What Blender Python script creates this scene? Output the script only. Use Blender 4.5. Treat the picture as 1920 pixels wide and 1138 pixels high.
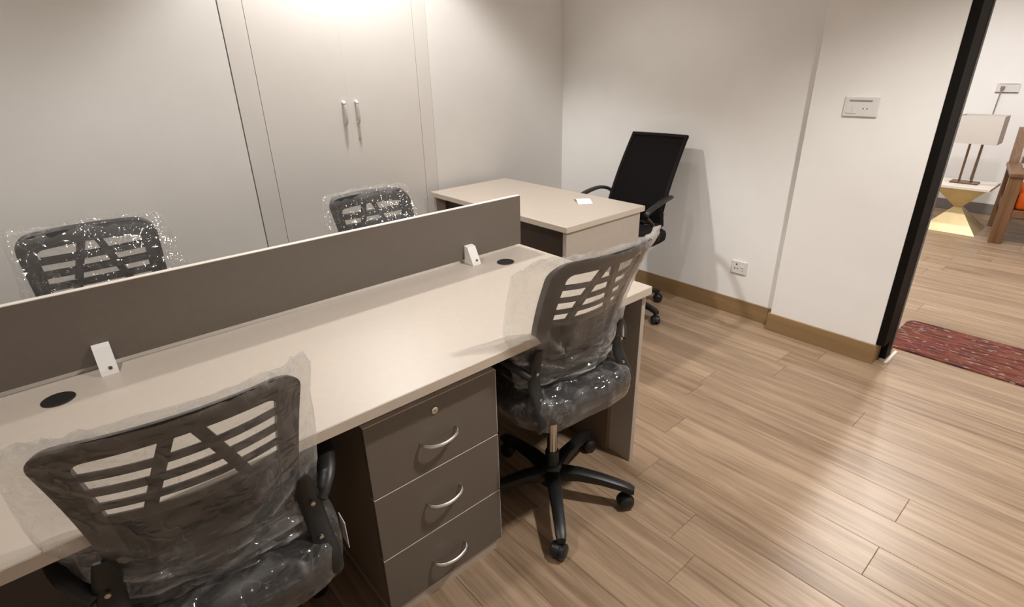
import bpy, bmesh, math, random
from mathutils import Vector, Matrix, noise

# ------------------------------------------------------------------ scene, camera, world, light, exposure
for o in list(bpy.data.objects):
    bpy.data.objects.remove(o, do_unlink=True)
scene = bpy.context.scene
COL = scene.collection
R = math.radians

CAM_H = 1.45
F_PX, PITCH, ROLL, YAW = 1012.46, 0.41467631, -0.0235051, 0.86307083


def make_camera():
    cy, sy, cp, sp = math.cos(YAW), math.sin(YAW), math.cos(PITCH), math.sin(PITCH)
    f = Vector((cy * cp, sy * cp, -sp))
    r = Vector((sy, -cy, 0))
    u = r.cross(f)
    c, s = math.cos(ROLL), math.sin(ROLL)
    r2 = c * r + s * u
    u2 = -s * r + c * u
    cd = bpy.data.cameras.new('camera')
    cd.sensor_width = 36.0
    cd.lens = 36.0 * F_PX / 1920.0
    cd.clip_start = 0.02
    ob = bpy.data.objects.new('camera', cd)
    COL.objects.link(ob)
    m = Matrix((r2, u2, -f)).transposed().to_4x4()
    m.translation = (0, 0, CAM_H)
    ob.matrix_world = m
    scene.camera = ob


make_camera()

world = bpy.data.worlds.new('world')
scene.world = world
world.use_nodes = True
world.node_tree.nodes['Background'].inputs[0].default_value = (0.9, 0.8, 0.7, 1)
world.node_tree.nodes['Background'].inputs[1].default_value = 0.02

vs = scene.view_settings
vs.view_transform = 'Standard'
vs.look = 'None'
vs.exposure = 0.22
vs.gamma = 1.0
vs.use_curve_mapping = False

CEIL = 2.6
WARM = (1.0, 0.965, 0.92)
LOBBY = (1.0, 0.965, 0.93)
# room downlights: (x, y, watts, cone, blend)
ROOM_LIGHTS = [(1.42, 2.67, 96, 112, 0.4), (1.70, 0.15, 124, 122, 0.5), (-0.30, 1.20, 47, 140, 0.5), (2.20, 2.10, 11, 104, 0.5)]
LOBBY_LIGHTS = [(4.75, 0.765, 84), (5.6, 1.15, 42), (4.0, 0.69, 52)]  # first follows the doorway light; the other two are added lobby fill lights

# ------------------------------------------------------------------ materials
MATS = {}


def new_mat(name):
    m = bpy.data.materials.new(name)
    m.use_nodes = True
    nt = m.node_tree
    b = nt.nodes['Principled BSDF']
    return m, nt, b


def plain(name, col, rough=0.5, metal=0.0, spec=0.5, var=0.04, scale=30.0, bump=0.0, coat=0.0):
    """a procedural material: base colour with faint noise variation, optional fine bump"""
    m, nt, b = new_mat(name)
    tc = nt.nodes.new('ShaderNodeTexCoord')
    nz = nt.nodes.new('ShaderNodeTexNoise')
    nz.inputs['Scale'].default_value = scale
    nz.inputs['Detail'].default_value = 4
    nt.links.new(tc.outputs['Object'], nz.inputs['Vector'])
    rp = nt.nodes.new('ShaderNodeValToRGB')
    rp.color_ramp.elements[0].position = 0.3
    rp.color_ramp.elements[1].position = 0.7
    rp.color_ramp.elements[0].color = tuple(c * (1 - var) for c in col) + (1,)
    rp.color_ramp.elements[1].color = tuple(min(1, c * (1 + var)) for c in col) + (1,)
    nt.links.new(nz.outputs['Fac'], rp.inputs['Fac'])
    nt.links.new(rp.outputs['Color'], b.inputs['Base Color'])
    b.inputs['Roughness'].default_value = rough
    b.inputs['Metallic'].default_value = metal
    b.inputs['Specular IOR Level'].default_value = spec
    b.inputs['Coat Weight'].default_value = coat
    if bump:
        bp = nt.nodes.new('ShaderNodeBump')
        bp.inputs['Strength'].default_value = bump
        bp.inputs['Distance'].default_value = 0.002
        nt.links.new(nz.outputs['Fac'], bp.inputs['Height'])
        nt.links.new(bp.outputs['Normal'], b.inputs['Normal'])
    MATS[name] = m
    return m


def wood(name, dark, light, axis='Y', rough=0.4, bump=0.12, scale=1.0, rnd=0.25):
    """wood grain stretched along one axis, each object its own shade"""
    m, nt, b = new_mat(name)
    N, L = nt.nodes, nt.links
    tc = N.new('ShaderNodeTexCoord')
    oi = N.new('ShaderNodeObjectInfo')
    mp = N.new('ShaderNodeMapping')
    st = {'X': (1.2, 26, 26), 'Y': (26, 1.2, 26), 'Z': (26, 26, 1.2)}[axis]
    mp.inputs['Scale'].default_value = tuple(s * scale for s in st)
    sc = N.new('ShaderNodeVectorMath')
    sc.operation = 'SCALE'
    sc.inputs[0].default_value = (37.0, 53.0, 11.0)
    L.new(oi.outputs['Random'], sc.inputs['Scale'])
    ad = N.new('ShaderNodeVectorMath')
    ad.operation = 'ADD'
    L.new(tc.outputs['Object'], ad.inputs[0])
    L.new(sc.outputs['Vector'], ad.inputs[1])
    L.new(ad.outputs['Vector'], mp.inputs['Vector'])
    n1 = N.new('ShaderNodeTexNoise')
    n1.inputs['Scale'].default_value = 1.0
    n1.inputs['Detail'].default_value = 6
    n1.inputs['Roughness'].default_value = 0.62
    n1.inputs['Distortion'].default_value = 0.8
    L.new(mp.outputs['Vector'], n1.inputs['Vector'])
    n2 = N.new('ShaderNodeTexNoise')
    n2.inputs['Scale'].default_value = 4.5
    n2.inputs['Detail'].default_value = 3
    L.new(mp.outputs['Vector'], n2.inputs['Vector'])
    mx = N.new('ShaderNodeMath')
    mx.operation = 'MULTIPLY_ADD'
    L.new(n2.outputs['Fac'], mx.inputs[0])
    mx.inputs[1].default_value = 0.35
    L.new(n1.outputs['Fac'], mx.inputs[2])
    rd = N.new('ShaderNodeMath')
    rd.operation = 'MULTIPLY_ADD'
    L.new(oi.outputs['Random'], rd.inputs[0])
    rd.inputs[1].default_value = rnd
    L.new(mx.outputs[0], rd.inputs[2])
    rp = N.new('ShaderNodeValToRGB')
    rp.color_ramp.elements[0].position = 0.48
    rp.color_ramp.elements[1].position = 0.93
    rp.color_ramp.elements[0].color = dark + (1,)
    rp.color_ramp.elements[1].color = light + (1,)
    L.new(rd.outputs[0], rp.inputs['Fac'])
    L.new(rp.outputs['Color'], b.inputs['Base Color'])
    b.inputs['Roughness'].default_value = rough
    bp = N.new('ShaderNodeBump')
    bp.inputs['Strength'].default_value = bump
    bp.inputs['Distance'].default_value = 0.002
    L.new(mx.outputs[0], bp.inputs['Height'])
    L.new(bp.outputs['Normal'], b.inputs['Normal'])
    MATS[name] = m
    return m


def film(name):
    """clear polythene: transparent with a glossy Fresnel coat; sharp creases scatter a little white"""
    m, nt, b = new_mat(name)
    N, L = nt.nodes, nt.links
    N.remove(b)
    out = N['Material Output']
    tc = N.new('ShaderNodeTexCoord')

    def ridge(scale, stretch, detail):
        mp = N.new('ShaderNodeMapping')
        mp.inputs['Scale'].default_value = stretch
        L.new(tc.outputs['Object'], mp.inputs['Vector'])
        nz = N.new('ShaderNodeTexNoise')
        nz.inputs['Scale'].default_value = scale
        nz.inputs['Detail'].default_value = detail
        nz.inputs['Roughness'].default_value = 0.55
        nz.inputs['Distortion'].default_value = 0.25
        L.new(mp.outputs['Vector'], nz.inputs['Vector'])
        sb = N.new('ShaderNodeMath')
        sb.operation = 'SUBTRACT'
        sb.inputs[1].default_value = 0.5
        L.new(nz.outputs['Fac'], sb.inputs[0])
        ab = N.new('ShaderNodeMath')
        ab.operation = 'ABSOLUTE'
        L.new(sb.outputs[0], ab.inputs[0])
        return ab
    r1 = ridge(7.0, (2.0, 1.6, 0.55), 2.0)
    r2 = ridge(19.0, (0.8, 1.0, 1.2), 2.0)
    hs = N.new('ShaderNodeMath')
    hs.operation = 'MULTIPLY_ADD'
    L.new(r2.outputs[0], hs.inputs[0])
    hs.inputs[1].default_value = 0.45
    L.new(r1.outputs[0], hs.inputs[2])
    bp = N.new('ShaderNodeBump')
    bp.inputs['Strength'].default_value = 1.0
    bp.inputs['Distance'].default_value = 0.03
    L.new(hs.outputs[0], bp.inputs['Height'])
    masks = []
    for r, w, amt in ((r1, 0.012, 0.10), (r2, 0.008, 0.06)):
        mr = N.new('ShaderNodeMapRange')
        mr.inputs['From Min'].default_value = 0.0
        mr.inputs['From Max'].default_value = w
        mr.inputs['To Min'].default_value = amt
        mr.inputs['To Max'].default_value = 0.0
        L.new(r.outputs[0], mr.inputs['Value'])
        masks.append(mr)
    ad = N.new('ShaderNodeMath')
    ad.operation = 'ADD'
    L.new(masks[0].outputs['Result'], ad.inputs[0])
    L.new(masks[1].outputs['Result'], ad.inputs[1])
    a2 = N.new('ShaderNodeMath')
    a2.operation = 'ADD'
    a2.inputs[1].default_value = 0.03
    L.new(ad.outputs[0], a2.inputs[0])
    tr = N.new('ShaderNodeBsdfTransparent')
    tr.inputs['Color'].default_value = (0.97, 0.97, 0.965, 1)
    gl = N.new('ShaderNodeBsdfGlossy')
    gl.inputs['Roughness'].default_value = 0.10
    gl.inputs['Color'].default_value = (1, 1, 1, 1)
    L.new(bp.outputs['Normal'], gl.inputs['Normal'])
    lw = N.new('ShaderNodeLayerWeight')
    pw = N.new('ShaderNodeMath')
    pw.operation = 'POWER'
    pw.inputs[1].default_value = 4.0
    L.new(lw.outputs['Facing'], pw.inputs[0])
    f2 = N.new('ShaderNodeMath')
    f2.operation = 'MULTIPLY_ADD'
    f2.inputs[1].default_value = 0.75
    f2.inputs[2].default_value = 0.07
    f2.use_clamp = True
    L.new(pw.outputs[0], f2.inputs[0])
    m1 = N.new('ShaderNodeMixShader')
    L.new(f2.outputs[0], m1.inputs['Fac'])
    L.new(tr.outputs[0], m1.inputs[1])
    L.new(gl.outputs[0], m1.inputs[2])
    df = N.new('ShaderNodeBsdfDiffuse')
    df.inputs['Color'].default_value = (0.88, 0.87, 0.86, 1)
    tl = N.new('ShaderNodeBsdfTranslucent')
    tl.inputs['Color'].default_value = (0.88, 0.87, 0.86, 1)
    ms = N.new('ShaderNodeMixShader')
    ms.inputs['Fac'].default_value = 0.45
    L.new(df.outputs[0], ms.inputs[1])
    L.new(tl.outputs[0], ms.inputs[2])
    m2 = N.new('ShaderNodeMixShader')
    at = N.new('ShaderNodeAttribute')
    at.attribute_name = 'haze'
    a3 = N.new('ShaderNodeMath')
    a3.operation = 'ADD'
    a3.use_clamp = True
    L.new(a2.outputs[0], a3.inputs[0])
    L.new(at.outputs['Fac'], a3.inputs[1])
    L.new(a3.outputs[0], m2.inputs['Fac'])
    L.new(m1.outputs[0], m2.inputs[1])
    L.new(ms.outputs[0], m2.inputs[2])
    L.new(m2.outputs[0], out.inputs['Surface'])
    MATS[name] = m
    return m


def emitter(name, col, strength):
    m, nt, b = new_mat(name)
    b.inputs['Base Color'].default_value = col + (1,)
    b.inputs['Emission Color'].default_value = col + (1,)
    b.inputs['Emission Strength'].default_value = strength
    MATS[name] = m
    return m


def rug_mat(name):
    m, nt, b = new_mat(name)
    N, L = nt.nodes, nt.links
    tc = N.new('ShaderNodeTexCoord')
    mp = N.new('ShaderNodeMapping')
    mp.inputs['Scale'].default_value = (46, 5, 1)
    L.new(tc.outputs['Object'], mp.inputs['Vector'])
    n1 = N.new('ShaderNodeTexNoise')
    n1.inputs['Scale'].default_value = 1.0
    n1.inputs['Detail'].default_value = 3
    L.new(mp.outputs['Vector'], n1.inputs['Vector'])
    rp = N.new('ShaderNodeValToRGB')
    cr = rp.color_ramp
    cr.interpolation = 'LINEAR'
    cr.elements[0].position = 0.30
    cr.elements[0].color = (0.035, 0.014, 0.014, 1)
    cr.elements[1].position = 0.78
    cr.elements[1].color = (0.05, 0.018, 0.02, 1)
    for pos, c in ((0.42, (0.085, 0.020, 0.018, 1)), (0.5, (0.17, 0.034, 0.026, 1)), (0.56, (0.21, 0.075, 0.03, 1)),
                   (0.63, (0.12, 0.028, 0.03, 1))):
        e = cr.elements.new(pos)
        e.color = c
    L.new(n1.outputs['Fac'], rp.inputs['Fac'])
    # small pale woven dashes
    mp2 = N.new('ShaderNodeMapping')
    mp2.inputs['Scale'].default_value = (60, 22, 1)
    L.new(tc.outputs['Object'], mp2.inputs['Vector'])
    vo = N.new('ShaderNodeTexNoise')
    vo.inputs['Scale'].default_value = 1.0
    L.new(mp2.outputs['Vector'], vo.inputs['Vector'])
    mr = N.new('ShaderNodeMapRange')
    mr.inputs['From Min'].default_value = 0.62
    mr.inputs['From Max'].default_value = 0.67
    L.new(vo.outputs['Fac'], mr.inputs['Value'])
    mix = N.new('ShaderNodeMixRGB')
    L.new(mr.outputs['Result'], mix.inputs['Fac'])
    L.new(rp.outputs['Color'], mix.inputs['Color1'])
    mix.inputs['Color2'].default_value = (0.33, 0.27, 0.23, 1)
    L.new(mix.outputs['Color'], b.inputs['Base Color'])
    b.inputs['Roughness'].default_value = 0.95
    bp = N.new('ShaderNodeBump')
    bp.inputs['Strength'].default_value = 0.6
    bp.inputs['Distance'].default_value = 0.004
    L.new(n1.outputs['Fac'], bp.inputs['Height'])
    L.new(bp.outputs['Normal'], b.inputs['Normal'])
    MATS[name] = m
    return m


plain('wall_paint', (0.88, 0.865, 0.845), 0.85, var=0.015, scale=6, bump=0.03)
plain('lobby_paint', (0.90, 0.895, 0.885), 0.85, var=0.01, scale=6)
plain('ceiling_paint', (0.85, 0.84, 0.82), 0.9, var=0.01)
plain('wardrobe_laminate', (0.82, 0.795, 0.765), 0.42, var=0.012, scale=5)
plain('beige_laminate', (0.50, 0.435, 0.373), 0.38, var=0.02, scale=40)
plain('beige_edge', (0.60, 0.52, 0.43), 0.45, var=0.02)
plain('pale_edge', (0.80, 0.74, 0.66), 0.45, var=0.02)
plain('grey_laminate', (0.148, 0.122, 0.101), 0.42, var=0.03, scale=60)
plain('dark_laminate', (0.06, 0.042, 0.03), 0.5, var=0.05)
plain('joint_brown', (0.27, 0.185, 0.12), 0.8)
plain('gap_dark', (0.02, 0.016, 0.013), 0.8)
plain('black_plastic', (0.012, 0.012, 0.012), 0.42, var=0.1, scale=80, bump=0.05)
plain('grey_plastic', (0.014, 0.013, 0.0125), 0.45, var=0.08, scale=60, bump=0.05)
plain('black_fabric', (0.011, 0.009, 0.009), 0.9, spec=0.2, var=0.15, scale=300, bump=0.3)
plain('black_mesh', (0.007, 0.006, 0.006), 0.95, spec=0.1, var=0.2, scale=400, bump=0.3)
plain('chrome', (0.75, 0.74, 0.72), 0.16, 1.0, var=0.02)
plain('satin', (0.86, 0.85, 0.83), 0.36, 0.55, var=0.02)
plain('brown_shaded_laminate', (0.21, 0.150, 0.102), 0.5, var=0.03)  # own brown of the inner panels; carries painted shade on the pedestal carcass
plain('steel', (0.62, 0.60, 0.57), 0.28, 1.0, var=0.02)
plain('white_plastic', (0.82, 0.80, 0.77), 0.4, var=0.01)
plain('switch_plastic', (0.74, 0.72, 0.70), 0.35, var=0.01)
plain('slot_dark', (0.10, 0.09, 0.08), 0.6)
plain('slot_grey', (0.30, 0.285, 0.27), 0.6)
plain('paper', (0.85, 0.83, 0.80), 0.8, var=0.01)
plain('black_frame', (0.004, 0.003, 0.002), 0.6, spec=0.15, var=0.1)
plain('grey_strip', (0.20, 0.19, 0.18), 0.5, var=0.05)
plain('gold', (0.70, 0.575, 0.33), 0.45, 0.55, var=0.06, scale=12)
plain('bronze', (0.16, 0.10, 0.06), 0.4, 0.6, var=0.05)
plain('shade_linen', (0.60, 0.565, 0.53), 0.9, var=0.04, scale=120)
plain('orange_fabric', (0.60, 0.10, 0.012), 0.9, spec=0.2, var=0.08, scale=60)
plain('lobby_baseboard', (0.22, 0.20, 0.19), 0.5, var=0.03)
plain('cord', (0.25, 0.2, 0.16), 0.5)
wood('floor_wood', (0.205, 0.130, 0.076), (0.47, 0.335, 0.225), 'Y', 0.36, 0.10, 1.0, 0.14)
wood('baseboard_wood', (0.225, 0.140, 0.062), (0.32, 0.205, 0.098), 'Y', 0.42, 0.05, 0.7, 0.1)
wood('chair_wood', (0.14, 0.068, 0.030), (0.26, 0.14, 0.07), 'Z', 0.4, 0.08, 1.0, 0.1)
film('clear_film')
rug_mat('woven_rug')
emitter('lamp_glow', (1.0, 0.86, 0.70), 12.0)


# ------------------------------------------------------------------ mesh helpers
def bx(bm, a, b, bev=0.0, seg=1):
    """axis aligned box between corners a and b"""
    x0, y0, z0 = a
    x1, y1, z1 = b
    v = [bm.verts.new(p) for p in ((x0, y0, z0), (x1, y0, z0), (x1, y1, z0), (x0, y1, z0),
                                   (x0, y0, z1), (x1, y0, z1), (x1, y1, z1), (x0, y1, z1))]
    fs = [bm.faces.new([v[i] for i in q]) for q in ((0, 3, 2, 1), (4, 5, 6, 7), (0, 1, 5, 4), (1, 2, 6, 5), (2, 3, 7, 6), (3, 0, 4, 7))]
    if bev > 0:
        es = set()
        for f in fs:
            es.update(f.edges)
        bmesh.ops.bevel(bm, geom=list(es), offset=bev, segments=seg, affect='EDGES', profile=0.5)


def loft(bm, rings, cap=True, closed=True):
    """skin a list of equally long rings of points"""
    vr = [[bm.verts.new(p) for p in r] for r in rings]
    n = len(vr[0])
    for i in range(len(vr) - 1):
        for j in range(n if closed else n - 1):
            k = (j + 1) % n
            bm.faces.new((vr[i][j], vr[i][k], vr[i + 1][k], vr[i + 1][j]))
    if cap and closed:
        bm.faces.new(list(reversed(vr[0])))
        bm.faces.new(vr[-1])
    return vr


def smooth_path(pts, n=6):
    """Catmull-Rom through the points"""
    P = [Vector(p) for p in pts]
    out = []
    for i in range(len(P) - 1):
        p0, p1, p2, p3 = P[max(i - 1, 0)], P[i], P[i + 1], P[min(i + 2, len(P) - 1)]
        for k in range(n):
            t = k / n
            out.append(0.5 * ((2 * p1) + (p2 - p0) * t + (2 * p0 - 5 * p1 + 4 * p2 - p3) * t * t + (3 * p1 - p0 - 3 * p2 + p3) * t ** 3))
    out.append(P[-1])
    return out


def tube(bm, pts, r, sides=10, ry=None, up=Vector((0, 0, 1))):
    """sweep an ellipse (r across, ry along up) or a tapering list of radii"""
    P = [Vector(p) for p in pts]
    rings = []
    n = len(P)
    for i, p in enumerate(P):
        t = (P[min(i + 1, n - 1)] - P[max(i - 1, 0)]).normalized()
        u = up
        if abs(t.dot(u)) > 0.95:
            u = Vector((0, 1, 0)) if abs(t.y) < 0.9 else Vector((1, 0, 0))
        a = t.cross(u).normalized()
        b = a.cross(t).normalized()
        rr = r[i] if isinstance(r, (list, tuple)) else r
        rb = rr if ry is None else (ry[i] if isinstance(ry, (list, tuple)) else ry)
        rings.append([p + a * rr * math.cos(2 * math.pi * k / sides) + b * rb * math.sin(2 * math.pi * k / sides) for k in range(sides)])
    loft(bm, rings)


def lathe(bm, prof, c=(0, 0, 0), sides=24, axis='Z'):
    """revolve a profile of (radius, height)"""
    rings = []
    for r, h in prof:
        ring = []
        for k in range(sides):
            a = 2 * math.pi * k / sides
            x, y = r * math.cos(a), r * math.sin(a)
            p = {'Z': (x, y, h), 'X': (h, x, y), 'Y': (y, h, x)}[axis]
            ring.append((c[0] + p[0], c[1] + p[1], c[2] + p[2]))
        rings.append(ring)
    loft(bm, rings)


def prism(bm, poly, d, off):
    """extrude a polygon of 3D points by vector d"""
    a = [Vector(p) + Vector(off) for p in poly]
    loft(bm, [a, [p + Vector(d) for p in a]])


def obj(name, bm, mat, parent=None, smooth=False, label=None):
    bmesh.ops.recalc_face_normals(bm, faces=bm.faces)
    me = bpy.data.meshes.new(name)
    bm.to_mesh(me)
    bm.free()
    me.materials.append(MATS[mat])
    if smooth:
        for p in me.polygons:
            p.use_smooth = True
        if smooth != 'all':
            me.set_sharp_from_angle(angle=R(40))
    o = bpy.data.objects.new(name, me)
    COL.objects.link(o)
    if parent is not None:
        o.parent = parent
    if label:
        o['label'] = label
    return o


def part(name, mat, parent, fn, smooth=False, label=None):
    bm = bmesh.new()
    fn(bm)
    return obj(name, bm, mat, parent, smooth, label)


def box_part(name, mat, parent, a, b, bev=0.0, label=None):
    return part(name, mat, parent, lambda bm: bx(bm, a, b, bev), False, label)


def thing(name, label, cat, loc=(0, 0, 0), rotz=0.0, group=None):
    o = bpy.data.objects.new(name, None)
    o.empty_display_size = 0.1
    COL.objects.link(o)
    o.location = loc
    o.rotation_euler = (0, 0, rotz)
    o['label'] = label
    o['category'] = cat
    if group:
        o['group'] = group
    return o


def tag(o, label, cat, group=None):
    o['label'] = label
    o['category'] = cat
    if group:
        o['group'] = group
    return o


def struct(name, mat, fn, smooth=False, label=None):
    o = part(name, mat, None, fn, smooth)
    o['kind'] = 'structure'
    if label:
        o['label'] = label
    return o


def copy_tree(o, parent=None):
    c = o.copy()
    COL.objects.link(c)
    c.parent = parent
    for ch in list(o.children):
        copy_tree(ch, c)
    return c


# ------------------------------------------------------------------ layout constants (metres, camera above the origin)
WALL_Y = 2.93      # wall behind the far chairs
WALL_X = 3.04      # wall behind the single desk
PIER_X = 2.98
PIER_Y0, PIER_Y1 = 0.637, 1.177
ROOM_X0, ROOM_Y0 = -1.7, -1.3
LOBBY_X1, LOBBY_Y0, LOBBY_Y1 = 7.0, -1.7, 2.1
DOOR_Y0 = -0.42
DOOR_TOP = 2.15

# ------------------------------------------------------------------ floor with every plank
floor = struct('floor', 'joint_brown', lambda bm: (bx(bm, (ROOM_X0, ROOM_Y0, -0.06), (WALL_X, WALL_Y, -0.012)),
                                                  bx(bm, (WALL_X, LOBBY_Y0, -0.06), (LOBBY_X1, LOBBY_Y1, -0.012))),
               label='wood plank floor running through room and lobby')


def plank(x0, x1, y0, y1):
    g, c = 0.0003, 0.0014
    bm = bmesh.new()
    lo = [(x0 + g, y0 + g), (x1 - g, y0 + g), (x1 - g, y1 - g), (x0 + g, y1 - g)]
    hi = [(x0 + g + c, y0 + g + c), (x1 - g - c, y0 + g + c), (x1 - g - c, y1 - g - c), (x0 + g + c, y1 - g - c)]
    rings = [[Vector((x, y, -0.012)) for x, y in lo], [Vector((x, y, -c)) for x, y in lo], [Vector((x, y, 0)) for x, y in hi]]
    loft(bm, rings)
    obj('plank', bm, 'floor_wood', floor)


rng = random.Random(4)
PW, PL = 0.155, 1.25
k0 = math.floor((ROOM_X0 - 1.095) / PW)
k1 = math.ceil((LOBBY_X1 - 1.095) / PW)
for k in range(k0, k1):
    x0, x1 = 1.095 + k * PW, 1.095 + (k + 1) * PW
    zones = []
    if x0 < WALL_X:
        zones.append((max(x0, ROOM_X0), min(x1, WALL_X), ROOM_Y0, WALL_Y))
    if x1 > WALL_X:
        zones.append((max(x0, WALL_X), min(x1, LOBBY_X1), LOBBY_Y0, LOBBY_Y1))
    ph = 0.205 if k in (3, 5) else (0.205 + PL * (0.18 + 0.64 * rng.random()))
    for a, b, y0, y1 in zones:
        if b - a < 0.02:
            continue
        j = ph - PL * 4
        ys = [y0]
        while j < y1 - 0.05:
            if j > y0 + 0.05:
                ys.append(j)
            j += PL
        ys.append(y1)
        for q in range(len(ys) - 1):
            plank(a, b, ys[q], ys[q + 1])

# ------------------------------------------------------------------ walls, ceiling, trims
T = 0.12
struct('ceiling', 'ceiling_paint', lambda bm: bx(bm, (ROOM_X0 - T, LOBBY_Y0 - T, CEIL), (LOBBY_X1 + T, WALL_Y + 0.6, CEIL + 0.1)))
WR0, WR1 = 0.818, 1.91      # wardrobe opening
struct('wall_back', 'wall_paint', lambda bm: (
    bx(bm, (ROOM_X0 - T, WALL_Y, 0), (WR0 - 0.006, WALL_Y + 0.55, CEIL)),
    bx(bm, (WR1 + 0.002, WALL_Y, 0), (WALL_X + T, WALL_Y + 0.55, CEIL)),
    bx(bm, (WR0 - 0.006, WALL_Y + 0.53, 0), (WR1 + 0.002, WALL_Y + 0.55, CEIL))))
struct('wall_left', 'wall_paint', lambda bm: bx(bm, (ROOM_X0 - T, ROOM_Y0 - T, 0), (ROOM_X0, WALL_Y, CEIL)))
struct('wall_front', 'wall_paint', lambda bm: bx(bm, (ROOM_X0, ROOM_Y0 - T, 0), (WALL_X, ROOM_Y0, CEIL)))
struct('wall_right', 'wall_paint', lambda bm: (
    bx(bm, (WALL_X, PIER_Y0, 0), (WALL_X + T, WALL_Y, CEIL)),
    bx(bm, (WALL_X, LOBBY_Y0, 0), (WALL_X + T, DOOR_Y0, CEIL)),
    bx(bm, (WALL_X, DOOR_Y0, DOOR_TOP + 0.06), (WALL_X + T, PIER_Y0, CEIL))))
struct('wall_pier', 'wall_paint', lambda bm: bx(bm, (PIER_X, PIER_Y0, 0), (WALL_X, PIER_Y1, CEIL), 0.002))
struct('wall_lobby_far', 'lobby_paint', lambda bm: bx(bm, (LOBBY_X1, LOBBY_Y0 - T, 0), (LOBBY_X1 + T, LOBBY_Y1 + T, CEIL)))
struct('wall_lobby_left', 'lobby_paint', lambda bm: bx(bm, (WALL_X + T, LOBBY_Y1, 0), (LOBBY_X1, LOBBY_Y1 + T, CEIL)))
struct('wall_lobby_right', 'lobby_paint', lambda bm: bx(bm, (WALL_X, LOBBY_Y0 - T, 0), (LOBBY_X1, LOBBY_Y0, CEIL)))
BH = 0.105
struct('baseboard_right', 'baseboard_wood', lambda bm: bx(bm, (WALL_X - 0.01, PIER_Y1, 0), (WALL_X, WALL_Y, BH), 0.001))
struct('baseboard_pier', 'baseboard_wood', lambda bm: (
    bx(bm, (PIER_X - 0.01, PIER_Y0 - 0.008, 0), (PIER_X, PIER_Y1 + 0.01, BH), 0.001),
    bx(bm, (PIER_X, PIER_Y0 - 0.008, 0), (WALL_X + 0.035, PIER_Y0 - 0.0005, BH), 0.001),
    bx(bm, (PIER_X, PIER_Y1 + 0.0005, 0), (WALL_X - 0.0105, PIER_Y1 + 0.01, BH), 0.001)))
struct('baseboard_back', 'baseboard_wood', lambda bm: (
    bx(bm, (ROOM_X0, WALL_Y - 0.01, 0), (WR0 - 0.006, WALL_Y, BH)),
    bx(bm, (WR1 + 0.002, WALL_Y - 0.01, 0), (WALL_X - 0.0105, WALL_Y, BH))))
struct('baseboard_left', 'baseboard_wood', lambda bm: bx(bm, (ROOM_X0, ROOM_Y0 + 0.0105, 0), (ROOM_X0 + 0.01, WALL_Y - 0.0105, BH)))
struct('baseboard_front', 'baseboard_wood', lambda bm: bx(bm, (ROOM_X0, ROOM_Y0, 0), (WALL_X, ROOM_Y0 + 0.01, BH)))
struct('baseboard_lobby_far', 'lobby_baseboard', lambda bm: bx(bm, (LOBBY_X1 - 0.012, LOBBY_Y0, 0), (LOBBY_X1, LOBBY_Y1, 0.10), 0.002))

# black door frame of the opening towards the lobby
door = bpy.data.objects.new('door_1', None)
COL.objects.link(door)
door.location = (WALL_X, 0.1, 0)
door['kind'] = 'structure'
door['label'] = 'black door frame of the opening to the lobby'


def dl(x, y, z):
    return (x - WALL_X, y - 0.1, z)


part('jamb', 'black_frame', door, lambda bm: (bx(bm, dl(PIER_X + 0.003, 0.600, BH + 0.002), dl(WALL_X + 0.105, PIER_Y0 - 0.0005, DOOR_TOP)),
                                              bx(bm, dl(WALL_X + 0.036, 0.600, 0), dl(WALL_X + 0.105, PIER_Y0 - 0.0005, BH + 0.002))))
box_part('stop_strip', 'grey_strip', door, dl(WALL_X + 0.1055, 0.597, 0), dl(WALL_X + 0.125, PIER_Y0 - 0.0005, DOOR_TOP), label='grey door stop strip')
part('jamb', 'black_frame', door, lambda bm: bx(bm, dl(PIER_X + 0.003, DOOR_Y0, 0), dl(WALL_X + 0.125, DOOR_Y0 + 0.037, DOOR_TOP)))
part('lintel', 'black_frame', door, lambda bm: bx(bm, dl(PIER_X + 0.003, DOOR_Y0, DOOR_TOP), dl(WALL_X + 0.125, PIER_Y0, DOOR_TOP + 0.06)))
box_part('floor_track', 'pale_edge', door, dl(WALL_X - 0.01, 0.580, 0.0002), dl(WALL_X + 0.17, 0.593, 0.004), label='pale floor strip')


# ------------------------------------------------------------------ recessed ceiling lights
def downlight(x, y, watts, col, label, group, size=R(112), blend=0.7, rad=0.055):
    t = thing('downlight', label, 'ceiling light', (x, y, CEIL), 0, group)
    part('trim_ring', 'white_plastic', t, lambda bm: lathe(bm, [(0.058, 0.0), (0.062, -0.006), (0.085, -0.004), (0.085, 0.0)], sides=32), True)
    part('diffuser', 'lamp_glow', t, lambda bm: lathe(bm, [(0.001, -0.0022), (0.056, -0.002), (0.056, 0.0), (0.001, 0.0)], sides=32), True)
    ld = bpy.data.lights.new('bulb', 'SPOT')
    ld.energy = watts
    ld.color = col
    ld.spot_size = size
    ld.spot_blend = blend
    ld.shadow_soft_size = rad
    lo = bpy.data.objects.new('bulb', ld)
    COL.objects.link(lo)
    lo.parent = t
    lo.location = (0, 0, -0.07)


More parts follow.
